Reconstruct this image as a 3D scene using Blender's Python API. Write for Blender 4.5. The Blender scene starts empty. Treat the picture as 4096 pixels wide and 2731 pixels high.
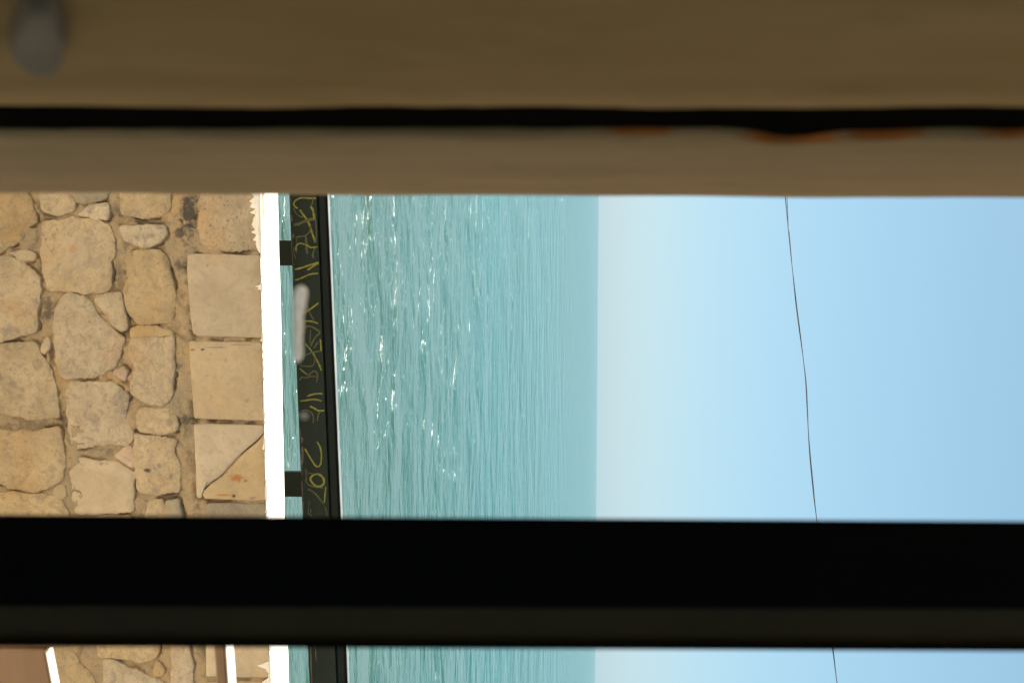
import bpy, math, random
from mathutils import Vector, Matrix, noise

random.seed(11)
R = math.radians
SC = bpy.context.scene
COL = SC.collection

# ------------------------------------------------------------------ camera
FPX = 4096 * 50 / 36.0            # focal length in photograph pixels
PITCH, ROLL = R(3.45), R(0.43)
fwd = Vector((0, math.cos(PITCH), -math.sin(PITCH)))
upw = Vector((0, math.sin(PITCH), math.cos(PITCH)))
lef = Vector((-1, 0, 0))
# the photograph is stored on its side: picture-right is up in the world
cx = (upw * math.cos(ROLL) + lef * math.sin(ROLL)).normalized()
cy = (lef * math.cos(ROLL) - upw * math.sin(ROLL)).normalized()
cz = -fwd
cam_d = bpy.data.cameras.new('camera')
cam = bpy.data.objects.new('camera', cam_d)
COL.objects.link(cam)
cam.matrix_world = Matrix(((cx.x, cy.x, cz.x, 0), (cx.y, cy.y, cz.y, 0), (cx.z, cy.z, cz.z, 0), (0, 0, 0, 1)))
cam_d.lens = 50; cam_d.sensor_width = 36; cam_d.sensor_fit = 'HORIZONTAL'
cam_d.clip_start = 0.01; cam_d.clip_end = 200000
cam_d.dof.use_dof = True
cam_d.dof.focus_distance = 18.0
cam_d.dof.aperture_fstop = 16.0
SC.camera = cam

# ------------------------------------------------------------------ sky, sun, exposure
SUN_EL, SUN_AZ = R(58), R(-26)    # azimuth measured from straight ahead, to the right
w = bpy.data.worlds.new('World'); SC.world = w; w.use_nodes = True
nt = w.node_tree
bg = nt.nodes['Background']
sky = nt.nodes.new('ShaderNodeTexSky')
sky.sky_type = 'NISHITA'; sky.sun_disc = False
sky.sun_elevation = SUN_EL; sky.sun_rotation = SUN_AZ
sky.air_density = 1.0; sky.dust_density = 0.6; sky.ozone_density = 5.0; sky.altitude = 0
# white balance of the whole sky, plus the pale veil of sea haze that thins out towards the zenith
tint = nt.nodes.new('ShaderNodeMix'); tint.data_type = 'RGBA'; tint.blend_type = 'MULTIPLY'
tint.inputs[0].default_value = 1.0; tint.inputs[7].default_value = (0.447, 0.366, 0.366, 1)
veil = nt.nodes.new('ShaderNodeMix'); veil.data_type = 'RGBA'; veil.blend_type = 'ADD'
veil.inputs[0].default_value = 1.0; 
tco = nt.nodes.new('ShaderNodeTexCoord'); sepz = nt.nodes.new('ShaderNodeSeparateXYZ'); nt.links.new(tco.outputs['Generated'], sepz.inputs[0])
def wm(op, a, b):
    nd = nt.nodes.new('ShaderNodeMath'); nd.operation = op
    for k, v_ in enumerate((a, b)):
        if hasattr(v_, 'is_linked'): nt.links.new(v_, nd.inputs[k])
        else: nd.inputs[k].default_value = v_
    return nd.outputs[0]
thin = wm('POWER', wm('SUBTRACT', 1.0, wm('MULTIPLY', sepz.outputs[2], sepz.outputs[2])), 2.0)
vcol = nt.nodes.new('ShaderNodeMix'); vcol.data_type = 'RGBA'; nt.links.new(thin, vcol.inputs[0])
vcol.inputs[6].default_value = (0, 0, 0, 1); vcol.inputs[7].default_value = (2.15, 4.07, 4.9, 1)
nt.links.new(vcol.outputs[2], veil.inputs[7])
nt.links.new(sky.outputs[0], tint.inputs[6]); nt.links.new(tint.outputs[2], veil.inputs[6]); nt.links.new(veil.outputs[2], bg.inputs[0])
bg.inputs[1].default_value = 0.05
sd = bpy.data.lights.new('sun', 'SUN'); sun = bpy.data.objects.new('sun', sd); COL.objects.link(sun)
sd.energy = 5.0; sd.angle = R(0.5); sd.color = (1.0, 0.94, 0.84)
sdir = Vector((math.sin(SUN_AZ) * math.cos(SUN_EL), math.cos(SUN_AZ) * math.cos(SUN_EL), math.sin(SUN_EL)))
sun.rotation_euler = (-sdir).to_track_quat('-Z', 'Y').to_euler()
sun.location = (0, 10, 20)
vs = SC.view_settings
vs.view_transform = 'Standard'; vs.look = 'None'; vs.gamma = 1; vs.use_curve_mapping = False
vs.exposure = 1.3
SC.cycles.use_adaptive_sampling = False
SC.cycles.max_bounces = 10; SC.cycles.transparent_max_bounces = 16; SC.cycles.diffuse_bounces = 6

# ------------------------------------------------------------------ helpers
def ray(x, y):
    return cx * ((x - 2048) / FPX) + cy * (-(y - 1365.5) / FPX) + fwd
def px(x, y, Y):                  # pixel -> point on the plane y = Y
    d = ray(x, y); return d * (Y / d.y)
def pxX(x, y, X):                 # pixel -> point on the plane x = X
    d = ray(x, y); return d * (X / d.x)

def link(name, verts, faces, mat, parent=None, smooth=False):
    me = bpy.data.meshes.new(name)
    me.from_pydata([tuple(v) for v in verts], [], faces)
    me.update()
    if smooth:
        me.polygons.foreach_set('use_smooth', [True] * len(me.polygons))
    o = bpy.data.objects.new(name, me); COL.objects.link(o)
    if mat: me.materials.append(mat)
    if parent: o.parent = parent
    return o
def empty(name, label, cat, loc=(0, 0, 0), group=None):
    o = bpy.data.objects.new(name, None); COL.objects.link(o)
    o.location = loc; o.empty_display_size = 0.1
    tag(o, label, cat, group); return o
def tag(o, label, cat, group=None):
    o['label'] = label; o['category'] = cat; o['kind'] = 'thing'
    if group: o['group'] = group
    return o
def structure(o): o['kind'] = 'structure'; return o
def keep(o):                       # child of an empty, mesh given in world coordinates
    p = o.parent
    if p: o.matrix_parent_inverse = Matrix.Translation(p.location).inverted()
    return o
def bevel(o, wd, seg=2):
    m = o.modifiers.new('bevel', 'BEVEL'); m.width = wd; m.segments = seg; m.limit_method = 'ANGLE'
    return o
BF = [(0, 3, 2, 1), (4, 5, 6, 7), (0, 1, 5, 4), (1, 2, 6, 5), (2, 3, 7, 6), (3, 0, 4, 7)]
def box(name, a, b, mat, parent=None, bev=0):
    x0, y0, z0 = a; x1, y1, z1 = b
    v = [(x0, y0, z0), (x1, y0, z0), (x1, y1, z0), (x0, y1, z0), (x0, y0, z1), (x1, y0, z1), (x1, y1, z1), (x0, y1, z1)]
    o = link(name, v, BF, mat, parent); keep(o)
    if bev: bevel(o, bev)
    return o
def beam(name, A, B, up, front, h, t, mat, parent=None, bev=0, yaw=0):
    """bar from A to B (lower front edge), height h along up, thickness t along front"""
    A, B, up, front = Vector(A), Vector(B), Vector(up), Vector(front)
    v = []
    for hh in (0, h):
        v += [A + up * hh, B + up * hh, B + up * hh + front * t, A + up * hh + front * t]
    o = link(name, v, BF, mat, parent); keep(o)
    if bev: bevel(o, bev)
    return o
def sweep(name, pts, rad, mat, parent=None, n=8):
    pts = [Vector(p) for p in pts]; v = []; f = []
    for i, p in enumerate(pts):
        t = (pts[min(i + 1, len(pts) - 1)] - pts[max(i - 1, 0)]).normalized()
        a = t.cross(Vector((0, 0, 1))); a = a.normalized() if a.length > 1e-4 else Vector((1, 0, 0))
        b = t.cross(a)
        r = rad[i] if isinstance(rad, list) else rad
        for k in range(n):
            an = 2 * math.pi * k / n
            v.append(p + a * math.cos(an) * r + b * math.sin(an) * r)
    for i in range(len(pts) - 1):
        for k in range(n):
            f.append((i * n + k, i * n + (k + 1) % n, (i + 1) * n + (k + 1) % n, (i + 1) * n + k))
    f.append(tuple(range(n))[::-1]); f.append(tuple((len(pts) - 1) * n + k for k in range(n)))
    return keep(link(name, v, f, mat, parent, True))

# ------------------------------------------------------------------ materials
class NT:
    def __init__(s, name):
        s.m = bpy.data.materials.new(name); s.m.use_nodes = True
        s.t = s.m.node_tree; s.b = s.t.nodes['Principled BSDF']; s.out = s.t.nodes['Material Output']
        s.b.inputs['Specular IOR Level'].default_value = 0.3
    def n(s, kind, **kw):
        nd = s.t.nodes.new('ShaderNode' + kind)
        for k, v in kw.items(): setattr(nd, k, v)
        return nd
    def l(s, a, b): s.t.links.new(a, b)
    def pos(s, scale=(1, 1, 1), coord='pos'):
        if coord == 'pos': src = s.n('NewGeometry').outputs['Position']
        else: src = s.n('TexCoord').outputs['Object']
        m = s.n('Mapping'); m.inputs['Scale'].default_value = scale
        s.l(src, m.inputs[0]); return m.outputs[0]
    def noise(s, vec, scale, detail=4, rough=0.55, dist=0):
        nd = s.n('TexNoise'); nd.inputs['Scale'].default_value = scale
        nd.inputs['Detail'].default_value = detail; nd.inputs['Roughness'].default_value = rough
        nd.inputs['Distortion'].default_value = dist
        s.l(vec, nd.inputs['Vector']); return nd.outputs['Fac']
    def ramp(s, fac, stops, interp='LINEAR'):
        nd = s.n('ValToRGB'); cr = nd.color_ramp; cr.interpolation = interp
        while len(cr.elements) < len(stops): cr.elements.new(0.5)
        for e, (p, c) in zip(cr.elements, stops):
            e.position = p; e.color = (*c, 1) if len(c) == 3 else c
        s.l(fac, nd.inputs[0]); return nd.outputs[0]
    def mix(s, fac, a, b, blend='MIX'):
        nd = s.n('Mix', data_type='RGBA', blend_type=blend)
        for sock, v in ((nd.inputs[0], fac), (nd.inputs[6], a), (nd.inputs[7], b)):
            if hasattr(v, 'is_linked'): s.l(v, sock)
            else: sock.default_value = v if isinstance(v, (int, float)) else (*v, 1)
        return nd.outputs[2]
    def math(s, op, a, b=0.0, c=0.0):
        nd = s.n('Math', operation=op)
        for sock, v in zip(nd.inputs, (a, b, c)):
            if hasattr(v, 'is_linked'): s.l(v, sock)
            else: sock.default_value = v
        return nd.outputs[0]
    def bump(s, h, strength, dist, normal=None):
        nd = s.n('Bump'); nd.inputs['Strength'].default_value = strength; nd.inputs['Distance'].default_value = dist
        s.l(h, nd.inputs['Height'])
        if normal: s.l(normal, nd.inputs['Normal'])
        return nd.outputs[0]
    def done(s, col=None, rough=None, normal=None):
        if col is not None:
            if hasattr(col, 'is_linked'): s.l(col, s.b.inputs['Base Color'])
            else: s.b.inputs['Base Color'].default_value = (*col, 1)
        if rough is not None:
            if hasattr(rough, 'is_linked'): s.l(rough, s.b.inputs['Roughness'])
            else: s.b.inputs['Roughness'].default_value = rough
        if normal is not None: s.l(normal, s.b.inputs['Normal'])
        return s.m

D = 6.9                            # distance of the parapet's face
def q1(a, b): p = px(a / 2.138, 740 + b / 2.138, D); return p.x, p.z
def q2(a, b): p = px(a / 2.138, 1400 + b / 2.138, D); return p.x, p.z
def stains(m, c, items):
    """marks with a shape of their own; sizes in pixels of the enlarged view: (point, half height, half width, colour, amount, raggedness)"""
    q = m.pos(); sep = m.n('SeparateXYZ'); m.l(q, sep.inputs[0])
    u = D / FPX / 2.138; nz = m.noise(q, 32, 8, 0.75, 0.6)
    for (X, Z), rz, rx, col, amt, rag in items:
        dx = m.math('MULTIPLY', m.math('SUBTRACT', sep.outputs[0], X), 1 / (rx * u))
        dz = m.math('MULTIPLY', m.math('SUBTRACT', sep.outputs[2], Z), 1 / (rz * u))
        d = m.math('SQRT', m.math('ADD', m.math('MULTIPLY', dx, dx), m.math('MULTIPLY', dz, dz)))
        d = m.math('ADD', d, m.math('MULTIPLY', m.math('SUBTRACT', nz, 0.5), rag * 2.6))
        k = m.ramp(d, [(0.35, (1, 1, 1)), (1.05, (0, 0, 0))])
        c = m.mix(m.math('MULTIPLY', k, amt), c, col)
    return c
def stone_mat(name, light, dark, spots, rough_face, marks=()):
    m = NT(name); p = m.pos()
    rnd = m.n('ObjectInfo').outputs['Random']
    n1 = m.noise(p, 7, 5, 0.6, 0.6)
    c = m.ramp(n1, [(0.32, dark), (0.52, light), (0.7, tuple(min(1, k * 1.12) for k in light))])
    grey = m.noise(p, 16, 6, 0.62, 1.2)
    c = m.mix(m.math('MULTIPLY', m.ramp(grey, [(0.50, (0, 0, 0)), (0.68, (1, 1, 1))]), 0.62 * min(1, 0.3 + rough_face)), c, (0.245, 0.215, 0.18))
    orange = m.noise(p, 3.1, 3, 0.5, 0.4)
    c = m.mix(m.math('MULTIPLY', m.ramp(orange, [(0.55, (0, 0, 0)), (0.72, (1, 1, 1))]), 0.5), c, (0.50, 0.30, 0.13))
    tint = m.n('HueSaturation'); m.l(c, tint.inputs['Color'])
    m.l(m.math('MULTIPLY_ADD', rnd, 0.22, 0.89), tint.inputs['Value'])
    sat = m.math('MULTIPLY_ADD', m.math('FRACT', m.math('MULTIPLY', rnd, 7.31)), 0.35, 0.8)
    m.l(sat, tint.inputs['Saturation'])
    c = tint.outputs[0]
    vein = m.noise(p, 9, 8, 0.68, 2.2)
    c = m.mix(m.math('MULTIPLY', m.ramp(vein, [(0.485, (0, 0, 0)), (0.5, (1, 1, 1)), (0.515, (0, 0, 0))]), 0.4 * min(1, rough_face * 1.3)), c, (0.20, 0.15, 0.10))
    sp = m.noise(p, 60, 3, 0.6)
    c = m.mix(m.math('MULTIPLY', m.ramp(sp, [(0.58, (0, 0, 0)), (0.70, (1, 1, 1))]), spots), c, (0.16, 0.12, 0.08))
    if marks: c = stains(m, c, marks)
    fine = m.noise(p, 140, 6, 0.7); mid = m.noise(p, 26, 6, 0.62, 0.5)
    nb = m.bump(mid, rough_face, 0.016)
    nb = m.bump(fine, 0.4, 0.0025, nb)
    return m.done(c, 0.9, nb)

BLK, GRY, ORG, RST = (0.05, 0.045, 0.04), (0.22, 0.20, 0.17), (0.50, 0.27, 0.09), (0.36, 0.13, 0.03)
STONE = stone_mat('limestone', (0.51, 0.40, 0.255), (0.43, 0.33, 0.205), 0.35, 0.9, [
    (q1(620, 550), 50, 38, ORG, 0.8, 0.8), (q2(1265, 1030), 44, 24, BLK, 0.9, 1.0), (q2(1460, 1080), 20, 44, GRY, 0.8, 1.0), (q2(1365, 990), 24, 30, GRY, 0.6, 1.0),
    (q2(820, 600), 40, 90, GRY, 0.45, 1.6), (q2(1040, 450), 80, 140, GRY, 0.5, 1.8), (q1(1220, 430), 60, 60, GRY, 0.4, 1.8), (q1(720, 560), 220, 260, (0.40, 0.34, 0.28), 0.35, 1.6)])
STONE_CUT = stone_mat('cut_limestone', (0.48, 0.375, 0.24), (0.43, 0.33, 0.205), 0.2, 0.12, [
    (q2(2030, 1090), 80, 36, RST, 0.8, 1.2), (q2(2100, 1115), 22, 16, BLK, 0.7, 1.0), (q2(2002, 1245), 22, 20, BLK, 0.97, 0.2), (q2(1920, 1236), 90, 12, RST, 0.6, 0.6), (q2(2165, 1262), 34, 20, GRY, 0.8, 1.0),
    (q1(1735, 1405), 26, 14, BLK, 0.9, 0.8), (q1(1650, 1408), 26, 12, BLK, 0.6, 1.0), (q1(1850, 1388), 130, 9, GRY, 0.8, 0.8), (q1(2060, 1365), 110, 9, GRY, 0.7, 0.8), (q1(1775, 690), 14, 22, GRY, 0.6, 1.4), (q2(2110, 430), 30, 24, GRY, 0.5, 1.5), (q2(1930, 90), 16, 40, GRY, 0.5, 1.5)])
STONE_PINK = stone_mat('pink_stone', (0.52, 0.36, 0.24), (0.48, 0.28, 0.17), 0.2, 0.5)
STONE_POROUS = stone_mat('porous_limestone', (0.46, 0.365, 0.24), (0.38, 0.30, 0.195), 0.9, 1.0)
STONE_GREY = stone_mat('grey_concrete', (0.33, 0.29, 0.22), (0.26, 0.22, 0.165), 0.4, 0.5)

def mortar_mat():
    m = NT('mortar'); p = m.pos()
    n1 = m.noise(p, 3.3, 4, 0.6, 0.5)
    c = m.ramp(n1, [(0.3, (0.33, 0.265, 0.18)), (0.5, (0.41, 0.31, 0.19)), (0.68, (0.45, 0.31, 0.165))])
    g = m.noise(p, 11, 6, 0.65, 0.8)
    c = m.mix(m.math('MULTIPLY', m.ramp(g, [(0.52, (0, 0, 0)), (0.66, (1, 1, 1))]), 0.75), c, (0.15, 0.125, 0.09))
    s = m.noise(p, 90, 4, 0.7)
    c = m.mix(m.math('MULTIPLY', m.ramp(s, [(0.58, (0, 0, 0)), (0.70, (1, 1, 1))]), 0.7), c, (0.09, 0.075, 0.055))
    c = stains(m, c, [(q1(1615, 250), 95, 240, (0.055, 0.052, 0.05), 0.9, 1.5), (q1(1530, 420), 60, 70, (0.07, 0.065, 0.06), 0.8, 1.6), (q1(2120, 470), 70, 110, (0.11, 0.10, 0.085), 0.85, 1.4),
        (q1(1010, 760), 70, 200, (0.20, 0.17, 0.12), 0.7, 1.4), (q1(410, 1080), 70, 130, (0.10, 0.09, 0.07), 0.8, 1.7), (q1(440, 1440), 40, 140, (0.07, 0.06, 0.05), 0.8, 1.6), (q1(1250, 310), 200, 34, (0.13, 0.11, 0.08), 0.7, 1.6),
        (q2(530, 590), 60, 90, (0.10, 0.085, 0.07), 0.8, 1.7), (q2(1590, 600), 80, 60, (0.10, 0.09, 0.07), 0.85, 1.5), (q2(1440, 735), 90, 26, (0.12, 0.10, 0.07), 0.8, 1.2), (q2(1440, 1240), 110, 40, (0.12, 0.10, 0.08), 0.8, 1.4), (q1(1540, 690), 60, 60, (0.11, 0.09, 0.06), 0.8, 1.6), (q2(300, 640), 260, 50, (0.20, 0.14, 0.09), 0.7, 1.5)])
    nb = m.bump(m.noise(p, 45, 7, 0.7), 1.0, 0.010)
    return m.done(c, 0.95, nb)
MORTAR = mortar_mat()

def white_paint():
    m = NT('white_masonry_paint'); p = m.pos((1.2, 9, 9))
    n1 = m.noise(p, 9, 5, 0.65)
    c = m.ramp(n1, [(0.33, (0.66, 0.57, 0.43)), (0.43, (0.80, 0.77, 0.70)), (0.7, (0.84, 0.82, 0.77))])
    nb = m.bump(m.noise(m.pos(), 70, 5, 0.6), 0.4, 0.004)
    return m.done(c, 0.75, nb)
WHITE = white_paint()

def painted(name, col, col2, scale, rough, bumpd=0.001, mscale=(1, 1, 1), spec=0.4):
    m = NT(name); p = m.pos(mscale)
    c = m.ramp(m.noise(p, scale, 5, 0.6), [(0.35, col), (0.65, col2)])
    nb = m.bump(m.noise(p, scale * 3, 5, 0.6), 0.5, bumpd)
    m.b.inputs['Specular IOR Level'].default_value = spec
    return m.done(c, rough, nb)
RAILP = painted('dark_green_gloss_paint', (0.0025, 0.0085, 0.0035), (0.005, 0.0125, 0.0055), 8, 0.5, 0.001, (1, 1, 4), spec=0.2)
RAILCAP = painted('dark_green_cap_paint', (0.004, 0.007, 0.006), (0.006, 0.009, 0.007), 8, 0.4, 0.0004, spec=0.1)
GRAF = painted('yellow_marker_paint', (0.11, 0.11, 0.005), (0.21, 0.19, 0.007), 30, 0.6)
GRAF2 = painted('thin_yellow_marker_paint', (0.035, 0.04, 0.010), (0.08, 0.078, 0.011), 30, 0.6)
CHIP = painted('bare_pink_primer', (0.06, 0.042, 0.034), (0.13, 0.09, 0.075), 40, 0.8)
BROWN = painted('brown_varnished_wood', (0.215, 0.13, 0.075), (0.27, 0.165, 0.10), 6, 0.5, 0.001, (1, 1, 5))
BLACK = painted('black_painted_wood', (0.0025, 0.0025, 0.0025), (0.004, 0.004, 0.004), 10, 0.7, 0.0006, spec=0.15)
JOINT_SHADE = painted('painted_joint_shade', (0.004, 0.0035, 0.003), (0.006, 0.005, 0.004), 10, 1.0, 0.0006, spec=0.0)  # near-black colour that paints the shade inside the joint
DARK = painted('dark_olive_wood', (0.10, 0.088, 0.060), (0.12, 0.105, 0.07), 10, 0.7, 0.0006, spec=0.15)
DIM = painted('dim_room_plaster', (0.40, 0.34, 0.25), (0.46, 0.39, 0.29), 3, 0.9)
FACADE = painted('cream_render', (0.74, 0.68, 0.56), (0.80, 0.74, 0.62), 2, 0.9, 0.004)
PAVE = painted('pale_limestone_paving', (0.60, 0.53, 0.42), (0.68, 0.60, 0.48), 1.5, 0.9, 0.004)
ADDED_EAVE_WOOD = painted('added_eave_boards', (0.22, 0.15, 0.09), (0.28, 0.19, 0.11), 3, 0.8)
CABLE = painted('black_cable_rubber', (0.03, 0.03, 0.035), (0.045, 0.045, 0.05), 5, 0.6)

def reveal_mat(name, a, b, rust):
    m = NT(name); p = m.pos((9, 3, 1.2)); q = m.pos()
    c = m.ramp(m.noise(p, 7, 6, 0.6, 0.4), [(0.3, a), (0.7, b)])
    blot = m.noise(q, 22, 5, 0.6, 0.5)
    c = m.mix(m.math('MULTIPLY', m.ramp(blot, [(0.56, (0, 0, 0)), (0.75, (1, 1, 1))]), 0.35), c, tuple(k * 0.6 for k in a))
    if rust:
        sep = m.n('SeparateXYZ'); m.l(q, sep.inputs[0])
        tot = None
        for yc, zc, ry, rz in rust:
            dy = m.math('MULTIPLY', m.math('SUBTRACT', sep.outputs[1], yc), 1 / ry)
            dz = m.math('MULTIPLY', m.math('SUBTRACT', sep.outputs[2], zc), 1 / rz)
            d = m.math('SQRT', m.math('ADD', m.math('MULTIPLY', dy, dy), m.math('MULTIPLY', dz, dz)))
            d = m.math('ADD', d, m.math('MULTIPLY_ADD', m.noise(q, 120, 4, 0.6), 0.9, -0.45))
            k = m.ramp(d, [(0.55, (1, 1, 1)), (1.0, (0, 0, 0))])
            tot = k if tot is None else m.math('MAXIMUM', tot, k)
        c = m.mix(m.math('MULTIPLY', tot, 0.85), c, (0.34, 0.10, 0.014))
    nb = m.bump(m.noise(p, 14, 6, 0.65), 0.6, 0.003)
    nb = m.bump(m.noise(q, 60, 5, 0.6), 0.4, 0.0015, nb)
    m.b.inputs['Specular IOR Level'].default_value = 0.03
    return m.done(c, 0.95, nb)

def sea_mat():
    m = NT('sea_water'); q = m.pos()
    nb = None
    for sx, sy, hh, det in ((0.055, 0.06, 2.4, 3), (0.19, 0.2, 1.05, 3), (0.66, 0.9, 0.26, 3), (2.8, 4.2, 0.080, 3)):
        nb = m.bump(m.noise(m.pos((sx, sy, 1)), 1.0, det, 0.5, 0.5), 1.0, hh, nb)
    big = m.noise(m.pos((0.012, 0.02, 1)), 1.0, 4, 0.55, 0.6)
    c = m.ramp(big, [(0.35, (0.003, 0.088, 0.074)), (0.65, (0.005, 0.104, 0.090))])
    # sandy shallows close to the quay
    sep = m.n('SeparateXYZ'); m.l(q, sep.inputs[0])
    near = m.math('ADD', sep.outputs[1], m.math('MULTIPLY', big, 30))
    c = m.mix(m.ramp(m.math('DIVIDE', near, 140), [(0.35, (1, 1, 1)), (0.95, (0, 0, 0))]), c, (0.046, 0.096, 0.068))
    m.b.inputs['IOR'].default_value = 1.33
    m.b.inputs['Specular IOR Level'].default_value = 0.42
    return m.done(c, 0.11, nb)
SEA = sea_mat()

def glass_mat():
    m = NT('window_glass'); t = m.t
    tr = m.n('BsdfTransparent'); tr.inputs[0].default_value = (0.99, 0.995, 0.995, 1)
    gl = m.n('BsdfGlossy'); gl.inputs['Roughness'].default_value = 0.0
    mx = m.n('MixShader'); mx.inputs[0].default_value = 0.01; m.l(tr.outputs[0], mx.inputs[1]); m.l(gl.outputs[0], mx.inputs[2])
    m.l(mx.outputs[0], m.out.inputs[0]); return m.m
def smear_mat(name, alpha):
    m = NT(name)
    tl = m.n('BsdfTranslucent'); tl.inputs[0].default_value = (0.95, 0.95, 0.93, 1)
    df = m.n('BsdfDiffuse'); df.inputs[0].default_value = (0.75, 0.74, 0.72, 1)
    mx = m.n('MixShader'); mx.inputs[0].default_value = 0.12
    m.l(tl.outputs[0], mx.inputs[1]); m.l(df.outputs[0], mx.inputs[2])
    tr = m.n('BsdfTransparent'); m2 = m.n('MixShader')
    f = m.math('MULTIPLY', m.ramp(m.noise(m.pos((1, 1, 0.5)), 160, 4, 0.6), [(0.25, (0.75,) * 3), (0.6, (1, 1, 1))]), alpha)
    m.l(f, m2.inputs[0]); m.l(tr.outputs[0], m2.inputs[1]); m.l(mx.outputs[0], m2.inputs[2])
    m.l(m2.outputs[0], m.out.inputs[0]); return m.m

# ------------------------------------------------------------------ the setting: sea, quay, street, terrace
SEA_Z, STREET_Z, TERRACE_Z = -9.0, -3.62, -1.56
ys = [9.0, 60, 200, 800, 4000, 20000, 90000]; v = []; f = []
for yy in ys: v += [(-max(300, yy * 1.2), yy, SEA_Z), (max(300, yy * 1.2), yy, SEA_Z)]
for i in range(len(ys) - 1): f.append((2 * i, 2 * i + 1, 2 * i + 3, 2 * i + 2))
structure(link('sea', v, f, SEA))
structure(box('quay', (-40, D + 0.36, SEA_Z - 1), (40, 8.9, -2.32), STONE_GREY))
structure(box('street', (-40, 3.02, STREET_Z - 0.3), (40, D + 0.34, STREET_Z), PAVE))
structure(box('terrace', (-14, 0.83, STREET_Z - 0.1), (14, 3.0, TERRACE_Z), PAVE, bev=0.02))

# ------------------------------------------------------------------ the parapet of rubble and coping stones
def wx(y): return px(1000, y, D).x
def wz(x, y=1365): return px(x, y, D).z
E0, E1 = px(1043, 900, D), px(1069, 2080, D)       # front edge of the wall's top
slope = (E1.z - E0.z) / (E1.x - E0.x)
def topz(X): return E0.z + slope * (X - E0.x)
# depth of the top from the place of its far edge
def depth_at(xn, xf, y):
    a = px(xn, y, D); d = ray(xf, y); return a.z / d.z * d.y - D
T_TOP = (depth_at(1050, 1117, 1000) + depth_at(1066, 1131, 2000)) / 2
print('wall top depth', T_TOP, 'top z', E0.z, slope)
XL, XR = -4.6, 4.6
wall = empty('stone_wall', 'pale limestone rubble wall with cut coping stones and white painted top', 'wall', (0, D, STREET_Z))
# core with the mortar face
def mortar_y(X, Z):
    n = noise.noise
    return D + max(0.003 + 0.002 * n((X * 30, Z * 30, 5)), 0.008 + 0.014 * n((X * 6, Z * 6, 3.1)) + 0.016 * n((X * 19, Z * 19, 9.0)) + 0.008 * n((X * 55, Z * 55, 1.0)) + 0.003 * n((X * 120, Z * 120, 7.0)))
OUTL = []                          # outlines of all stones, for the open crevices along them
def resample(poly, step, smooth=1):
    out = []
    n = len(poly)
    for i in range(n):
        a, b = poly[i], poly[(i + 1) % n]
        k = max(1, int((b - a).length / step))
        for j in range(k): out.append(a.lerp(b, j / k))
    for _ in range(smooth):
        m = len(out); out = [(out[i - 1] + out[i] * 2 + out[(i + 1) % m]) / 4 for i in range(m)]
    return out
def stone(poly, mat, proud=0.0, cut=False, name='stone', jag=0.006, bulge=0.006):
    """poly: list of (X, Z) points on the wall's face"""
    P = [Vector((a, b)) for a, b in poly]
    ar = sum(P[i].x * P[(i + 1) % len(P)].y - P[(i + 1) % len(P)].x * P[i].y for i in range(len(P)))
    if ar < 0: P.reverse()
    P = resample(P, 0.011, 1)
    c = sum(P, Vector((0, 0))) / len(P)
    grow = 0.0 if cut else 0.008
    sd_ = random.random() * 50
    jag = 0.0015 if cut else jag
    Q = []
    for p in P:
        r = (p - c); rl = r.length
        k = noise.noise((p.x * 22, p.y * 22, sd_)) * jag * 1.6 + noise.noise((p.x * 70, p.y * 70, sd_)) * jag
        Q.append(c + r * (1 + (k + grow) / max(rl, 0.02)))
    OUTL.extend(Q)
    tx, tz = random.uniform(-0.03, 0.03), random.uniform(-0.03, 0.03)
    if cut: tx = tz = 0
    rings = [(0.0, 0.06), (0.0, 0.012), (0.003, 0.004), (0.010, 0.0008)] if cut else [(0.0, 0.06), (0.0, 0.012), (0.0022, 0.0045), (0.006, 0.0008)]
    v = []; n = len(Q)
    amp = 0.0012 if cut else bulge * 0.8
    def dep(p):
        e = 0 if cut else 1
        return -proud + tx * (p.x - c.x) * e + tz * (p.y - c.y) * e + amp * noise.noise((p.x * 14, p.y * 14, sd_)) + amp * 0.5 * noise.noise((p.x * 40, p.y * 40, sd_))
    for ins, d in rings:
        for p in Q:
            r = p - c; q = c + r * (1 - min(0.6, ins / max(r.length, 0.01)))
            v.append((q.x, D + d + dep(q) * (1 if d < 0.05 else 0), q.y))
    for s_ in (0.66, 0.36):
        for p in Q:
            q = c + (p - c) * s_ ; v.append((q.x, D + dep(q) - (0 if cut else 0.003 * (1 - s_)), q.y))
    v.append((c.x, D + dep(c) - (0 if cut else 0.003), c.y))
    f = []
    for k in range(len(rings) + 1):
        for i in range(n):
            j = (i + 1) % n; f.append((k * n + i, k * n + j, (k + 1) * n + j, (k + 1) * n + i))
    k = len(rings) + 1
    for i in range(n): f.append((k * n + i, k * n + (i + 1) % n, len(v) - 1))
    return keep(link(name, v, f, mat, wall, True))

def zoomed(pts, ox, oy, s): return [(p.x, p.z) for p in (px(ox + a / s, oy + b / s, D) for a, b in pts)]
def r1(*pts): return zoomed(pts, 0, 740, 2.138)
def r2(*pts): return zoomed(pts, 0, 1400, 2.138)
def r3(*pts): return zoomed(pts, 0, 2050, 1.568)

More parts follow.
